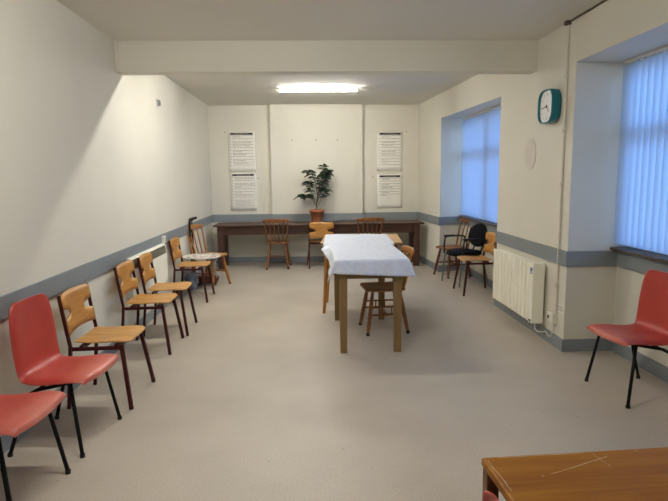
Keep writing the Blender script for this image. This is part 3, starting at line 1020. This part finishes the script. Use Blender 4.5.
def para(n, top, bot, seed):
    rnd = random.Random(seed)
    out = []
    per = (top - bot) / n
    for i in range(n):
        z = top - i * per
        out.append((z, True, 0.93))
        if i % 3 != 1: out.append((z - per * 0.42, False, rnd.uniform(0.4, 0.93)))
    return out
poster(-1.415, -0.945, 1.600, 2.287, para(11, 0.90, 0.10, 1), 'upper printed poster to the left of the chimney breast', 1)
poster(-1.405, -0.945, 0.925, 1.582, para(11, 0.88, 0.06, 2), 'lower printed poster to the left of the chimney breast', 2)
poster(1.175, 1.632, 1.590, 2.268, para(11, 0.90, 0.09, 3), 'upper printed poster to the right of the chimney breast', 3)
poster(1.178, 1.628, 0.935, 1.532, para(7, 0.88, 0.34, 4), 'lower printed poster to the right of the chimney breast, blank towards its foot', 4)

# small nails in the chimney breast and beside the posters
def nail(x, y, z, label):
    o = MB().lathe([(0.004, -0.012), (0.004, 0.010), (0.011, 0.010), (0.011, 0.016)], 8, Matrix.Translation((x, y, z)) @ Matrix.Rotation(PI / 2, 4, 'X')).build('wall_hook', M['screw'])
    tag(o, label, 'hook', 'small hooks on the back wall')
nail(-0.30, BRY, 2.13, 'small hook on the chimney breast, left of the three in a row')
nail(0.11, BRY, 2.13, 'small hook on the chimney breast, middle of the three in a row')
nail(0.48, BRY, 2.13, 'small hook on the chimney breast, right of the three in a row')
nail(-0.90, YB, 1.49, 'small hook at the right edge of the lower left poster')
nail(1.10, YB, 1.49, 'small hook left of the lower right poster')
nail(1.69, YB, 2.27, 'small hook at the top right of the upper right poster')
nail(-1.46, YB, 2.28, 'small hook at the top left of the upper left poster')

# ------------------------------------------------------------------ wall clock
def clock():
    y, z = 4.725, 2.083
    t = empty('wall_clock', (XR, y, z), 0, 'teal rounded square wall clock on the right wall', 'clock')
    # local: face towards -x; u axis along -y (towards the viewer) is the right side of the dial
    R = Matrix(((0, 0, -1, 0), (-1, 0, 0, 0), (0, 1, 0, 0), (0, 0, 0, 1)))
    def squircle(r, n=48, p=3.4):
        out = []
        for k in range(n):
            a = 2 * PI * k / n
            c, s = math.cos(a), math.sin(a)
            q = (abs(c) ** p + abs(s) ** p) ** (-1 / p)
            out.append((r * q * c, r * q * s))
        return out
    n = 48
    def ring(prof):
        mb = MB(); vs = []; fs = []
        for r, d in prof:
            vs += [(a, b, d) for a, b in squircle(r)]
        for i in range(len(prof) - 1):
            for k in range(n):
                k2 = (k + 1) % n
                fs.append((i * n + k, i * n + k2, (i + 1) * n + k2, (i + 1) * n + k))
        return mb.add(vs, fs, True, R)
    ring([(0.130, 0.0), (0.143, 0.012), (0.145, 0.055), (0.143, 0.084), (0.138, 0.089), (0.134, 0.084), (0.132, 0.066)]).build('case', M['teal'], t)
    f = MB(); f.prism(squircle(0.1325), 0.012, 0.067, R); f.build('dial', M['clockface'], t)
    nm = MB()
    for k in range(12):
        a = PI / 2 - k * PI / 6
        c, s = math.cos(a), math.sin(a)
        q = (abs(c) ** 3.4 + abs(s) ** 3.4) ** (-1 / 3.4) * 0.103
        w, hh = (0.005, 0.009) if k % 3 == 0 else (0.004, 0.006)
        nm.box(q * c - w, q * c + w, q * s - hh, q * s + hh, 0.067, 0.0678, 0, R)
    nm.build('hour_marks', M['greyink'], t)
    def hand(name, ang, L, w, d, m):
        a = math.radians(90 - ang)
        dr = Vector((math.cos(a), math.sin(a), 0)); nn = Vector((-dr.y, dr.x, 0))
        pts = [dr * -0.02 + nn * w, dr * -0.02 - nn * w, dr * L - nn * w * 0.5, dr * L + nn * w * 0.5]
        MB().prism([(p.x, p.y) for p in pts][::1], d, d + 0.0015, R).build(name, m, t)
    hand('minute_hand', 262, 0.095, 0.0045, 0.0700, M['ink'])
    hand('hour_hand', 140, 0.062, 0.0055, 0.0685, M['clockpink'])
    MB().lathe([(0.009, 0.067), (0.009, 0.074)], 12, R).build('hub', M['ink'], t)
clock()

# ------------------------------------------------------------------ right wall radiator
def radiator():
    y0, y1, z0, z1 = 4.72, 5.80, 0.150, 0.700
    t = empty('radiator', (XR - 0.003, (y0 + y1) / 2, 0), 0, 'cream ribbed electric radiator on the right wall below the clock', 'radiator')
    h = (y1 - y0) / 2
    MB().box(-0.105, -0.030, -h + 0.02, h - 0.01, z0 + 0.01, z1 - 0.006, 0.008).build('body', M['heater'], t)
    n = 11
    fins = [-h + 0.075 + (2 * h - 0.075) * k / n for k in range(n + 1)]
    for k in range(n):
        a, b = fins[k], fins[k + 1]
        MB().box(-0.128, -0.098, a + 0.010, b - 0.010, z0, z1, 0.008).build('fin', M['heater'], t)
    MB().box(-0.130, -0.020, -h, -h + 0.078, z0 - 0.006, z1 + 0.003, 0.008).build('end_housing', M['heater'], t)
    o = MB().box(-0.1316, -0.1296, -h + 0.018, -h + 0.058, z1 - 0.095, z1 - 0.04).build('control_label', M['bluelabel'], t)
    o['label'] = 'blue and white control label'
    MB().box(-0.1320, -0.1314, -h + 0.023, -h + 0.05, z1 - 0.088, z1 - 0.072).build('label_text', M['paper'], o)
    MB().box(-0.1316, -0.1296, -h + 0.015, -h + 0.062, z0 + 0.012, z0 + 0.028).build('badge', M['ink'], t)
    MB().box(-0.03, 0, -h + 0.2, -h + 0.26, z0 + 0.1, z1 - 0.06).box(-0.03, 0, h - 0.26, h - 0.2, z0 + 0.1, z1 - 0.06).build('bracket', M['white'], t)
radiator()
cb = MB().tube([(2.05, 4.76, 0.16), (2.045, 4.75, 0.12), (2.05, 4.76, 0.085), (2.07, 4.74, 0.065), (2.09, 4.69, 0.075), (2.10, 4.64, 0.095), (2.10, 4.60, 0.075), (2.105, 4.56, 0.07), (2.112, 4.53, 0.11), (2.112, 4.535, 0.215)], 0.006, 8)
tag(cb.build('power_cable', M['cablewhite']), 'white power cable looping from the radiator to the spur switch', 'cable')
def spur():
    t = empty('spur_switch', (XR, 4.548, 0.25), 0, 'white fused spur switch box at the foot of the pipe by the radiator', 'switch')
    MB().box(-0.042, 0, -0.058, 0.058, -0.046, 0.046, 0.006).build('box', M['white'], t)
    MB().box(-0.047, -0.041, 0.012, 0.036, -0.012, 0.016, 0.002).build('rocker', M['rubber'], t)
    MB().box(-0.044, -0.041, -0.036, -0.012, -0.014, 0.014, 0.001).build('fuse_holder', M['paper'], t)
spur()
def conduit():
    t = empty('wall_conduit', (XR, 4.50, 0), 0, 'thin cream conduit pipe running up the right wall beside the clock', 'pipe')
    MB().tube([(-0.010, 0, 0.296), (-0.010, 0, 2.715)], 0.010, 12).build('pipe', M['pipe'], t)
    for z in (0.56, 0.98, 1.42, 1.86, 2.3):
        MB().box(-0.03, 0, -0.017, 0.017, z - 0.014, z + 0.014, 0.004).build('clip', M['pipe'], t)
    MB().lathe([(0.017, 0.0), (0.017, 0.045)], 12, Matrix.Translation((-0.018, 0, 0.53))).build('coupling', M['pipe'], t)
    MB().box(-0.04, 0, -0.025, 0.025, 2.70, 2.731, 0.003).build('junction', M['cabledark'], t)
conduit()
tag(MB().tube([(XR - 0.008, 4.47, 2.722), (XR - 0.008, 3.2, 2.722), (XR - 0.008, -1.5, 2.722)], 0.007, 8).build('ceiling_cable', M['cabledark']), 'dark cable running along the top of the right wall towards the viewer', 'cable')
def notice():
    t = empty('wall_notice', (XR, 4.44, 0.355), 0, 'small paper notice on the right wall above the spur switch', 'notice')
    MB().box(-0.003, 0, -0.065, 0.065, -0.032, 0.032).build('sheet', M['paper'], t)
    b = MB()
    rnd = random.Random(5)
    for k in range(4):
        z = 0.02 - k * 0.0125
        y = 0.055
        while y > -0.05:
            w = rnd.uniform(0.008, 0.022)
            b.box(-0.0035, -0.003, y - w, y, z - 0.003, z + 0.003); y -= w + 0.005
    b.build('printed_text', M['greyink'], t)
notice()
# pale oval plate on the wall below the clock
pl = MB()
pl.prism([(0.13 * math.cos(2 * PI * k / 36), 0.15 * math.sin(2 * PI * k / 36)) for k in range(36)], 0, 0.006, Matrix(((0, 0, -1, XR), (-1, 0, 0, 5.20), (0, 1, 0, 1.695), (0, 0, 0, 1))))
tag(pl.build('wall_plate', M['patch']), 'pale oval plate on the right wall below the clock', 'plate')

# ------------------------------------------------------------------ left wall heater, switch and sensor
def heater():
    y0, y1 = 5.02, 6.24
    t = empty('wall_heater', (XL, (y0 + y1) / 2, 0), 0, 'cream wall heater with a dark grille behind the plywood chairs on the left', 'heater')
    h = (y1 - y0) / 2
    pr = [(0.0, 0.30), (0.0, 0.765), (0.042, 0.765), (0.052, 0.748), (0.064, 0.655), (0.064, 0.34), (0.045, 0.30)]
    R = Matrix(((1, 0, 0, 0), (0, 0, 1, -h), (0, 1, 0, 0), (0, 0, 0, 1)))
    b = MB(); vs = [(x, z, d) for d in (0, 2 * h) for x, z in pr]; n = len(pr)
    b.add(vs, [tuple(range(n)), tuple(range(2 * n - 1, n - 1, -1))] + [(i, n + i, n + (i + 1) % n, (i + 1) % n) for i in range(n)], False, R)
    b.build('case', M['heater'], t)
    g = MB()
    for k in range(7):
        z = 0.66 + k * 0.0125
        x = 0.052 + 0.012 * (0.748 - z) / 0.093
        g.box(x - 0.01, x + 0.004, -h + 0.03, h - 0.03, z, z + 0.0105)
    g.build('grille', M['grille'], t)
heater()
def thermostat():
    t = empty('wall_switch', (XL + 0.018, 6.27, 0.80), 0, 'small white switch on the left dado rail above the wall heater', 'switch')
    MB().box(0, 0.028, -0.045, 0.045, -0.04, 0.045, 0.005).build('cover', M['white'], t)
    MB().box(0, 0.02, -0.04, 0.04, -0.062, -0.04, 0.003).build('base', M['rubber'], t)
thermostat()
def sensor():
    t = empty('wall_sensor', (XL, 6.41, 2.357), 0, 'small grey sensor box high on the left wall', 'sensor')
    MB().box(0, 0.010, -0.045, 0.045, -0.045, 0.045, 0.003).build('back_plate', M['white'], t)
    MB().box(0.010, 0.032, -0.028, 0.03, -0.034, 0.034, 0.005).build('lens_housing', M['greymetal'], t)
    MB().box(0.032, 0.035, -0.02, 0.022, -0.025, 0.012, 0.001).build('lens', M['blackplastic'], t)
sensor()

# ------------------------------------------------------------------ things round the golden chair
tr = MB().lathe([(0.20, 0.0), (0.245, 0.004), (0.256, 0.018), (0.250, 0.022), (0.235, 0.012), (0.0001, 0.010)], 40)
o = tr.build('round_tray', M['tray'], None, (-1.475, 7.20, 0.450))
tag(o, 'round white patterned tray lying on the seat of the golden wooden chair', 'tray')
def trolley():
    t = empty('folded_trolley', (-1.672, 7.66, 0), 0, 'dark folded trolley standing between the golden wooden chair and the left wall', 'trolley')
    for s in (-1, 1):
        MB().tube([(0.0, s * 0.07, 0.03), (-0.02, s * 0.07, 0.50), (-0.025, s * 0.07, 0.90), (-0.02, s * 0.07, 0.93)], 0.013).build('upright', M['blackmetal'], t)
        MB().tube([(-0.02, s * 0.07, 0.93), (0.05, s * 0.07, 0.945)], 0.019).build('grip', M['blackplastic'], t)
    MB().tube([(-0.023, -0.07, 0.88), (-0.023, 0.07, 0.88)], 0.013).build('handle_bar', M['greymetal'], t)
    MB().box(0.02, 0.33, -0.11, 0.09, 0.035, 0.115, 0.02).build('base', M['redbase'], t)
    r = MB()
    for k in range(3):
        y = -0.06 + k * 0.055
        r.tube([(0.24, y, 0.11), (0.32, y + 0.01, 0.385)], 0.006, 6)
        r.tube([(0.32, y, 0.11), (0.24, y + 0.01, 0.385)], 0.006, 6)
    r.build('crossed_rods', M['palewire'], t)
    for y in (-0.095, 0.075):
        for x in (0.06, 0.28):
            MB().lathe([(0.022, -0.01), (0.03, -0.006), (0.03, 0.006), (0.022, 0.01)], 12, Matrix.Translation((x, y, 0.03)) @ Matrix.Rotation(PI / 2, 4, 'X')).build('wheel', M['rubber'], t)
trolley()
bg = MB()
def bagf(u, v):
    a = 2 * PI * u
    r = 0.098 * (math.sin(PI * min(0.999, 0.12 + v * 0.80)) ** 0.6) * (1 + 0.14 * math.sin(5 * a + 4 * v) + 0.09 * math.sin(11 * a - 9 * v) + 0.05 * math.sin(3 * a + 23 * v))
    return (r * math.cos(a) * 0.8, r * math.sin(a), v * 0.25)
vs, fs = grid(40, 16, bagf)
bg.add(vs, fs, True)
bg.add([bagf(i / 39, 0) for i in range(39)], [tuple(range(38, -1, -1))])
bg.add([bagf(i / 39, 1) for i in range(39)], [tuple(range(39))])
tag(bg.build('plastic_bag', M['bag'], None, (-1.625, 7.24, 0)), 'crumpled grey plastic bag on the floor behind the plywood chair beyond the heater', 'bag')
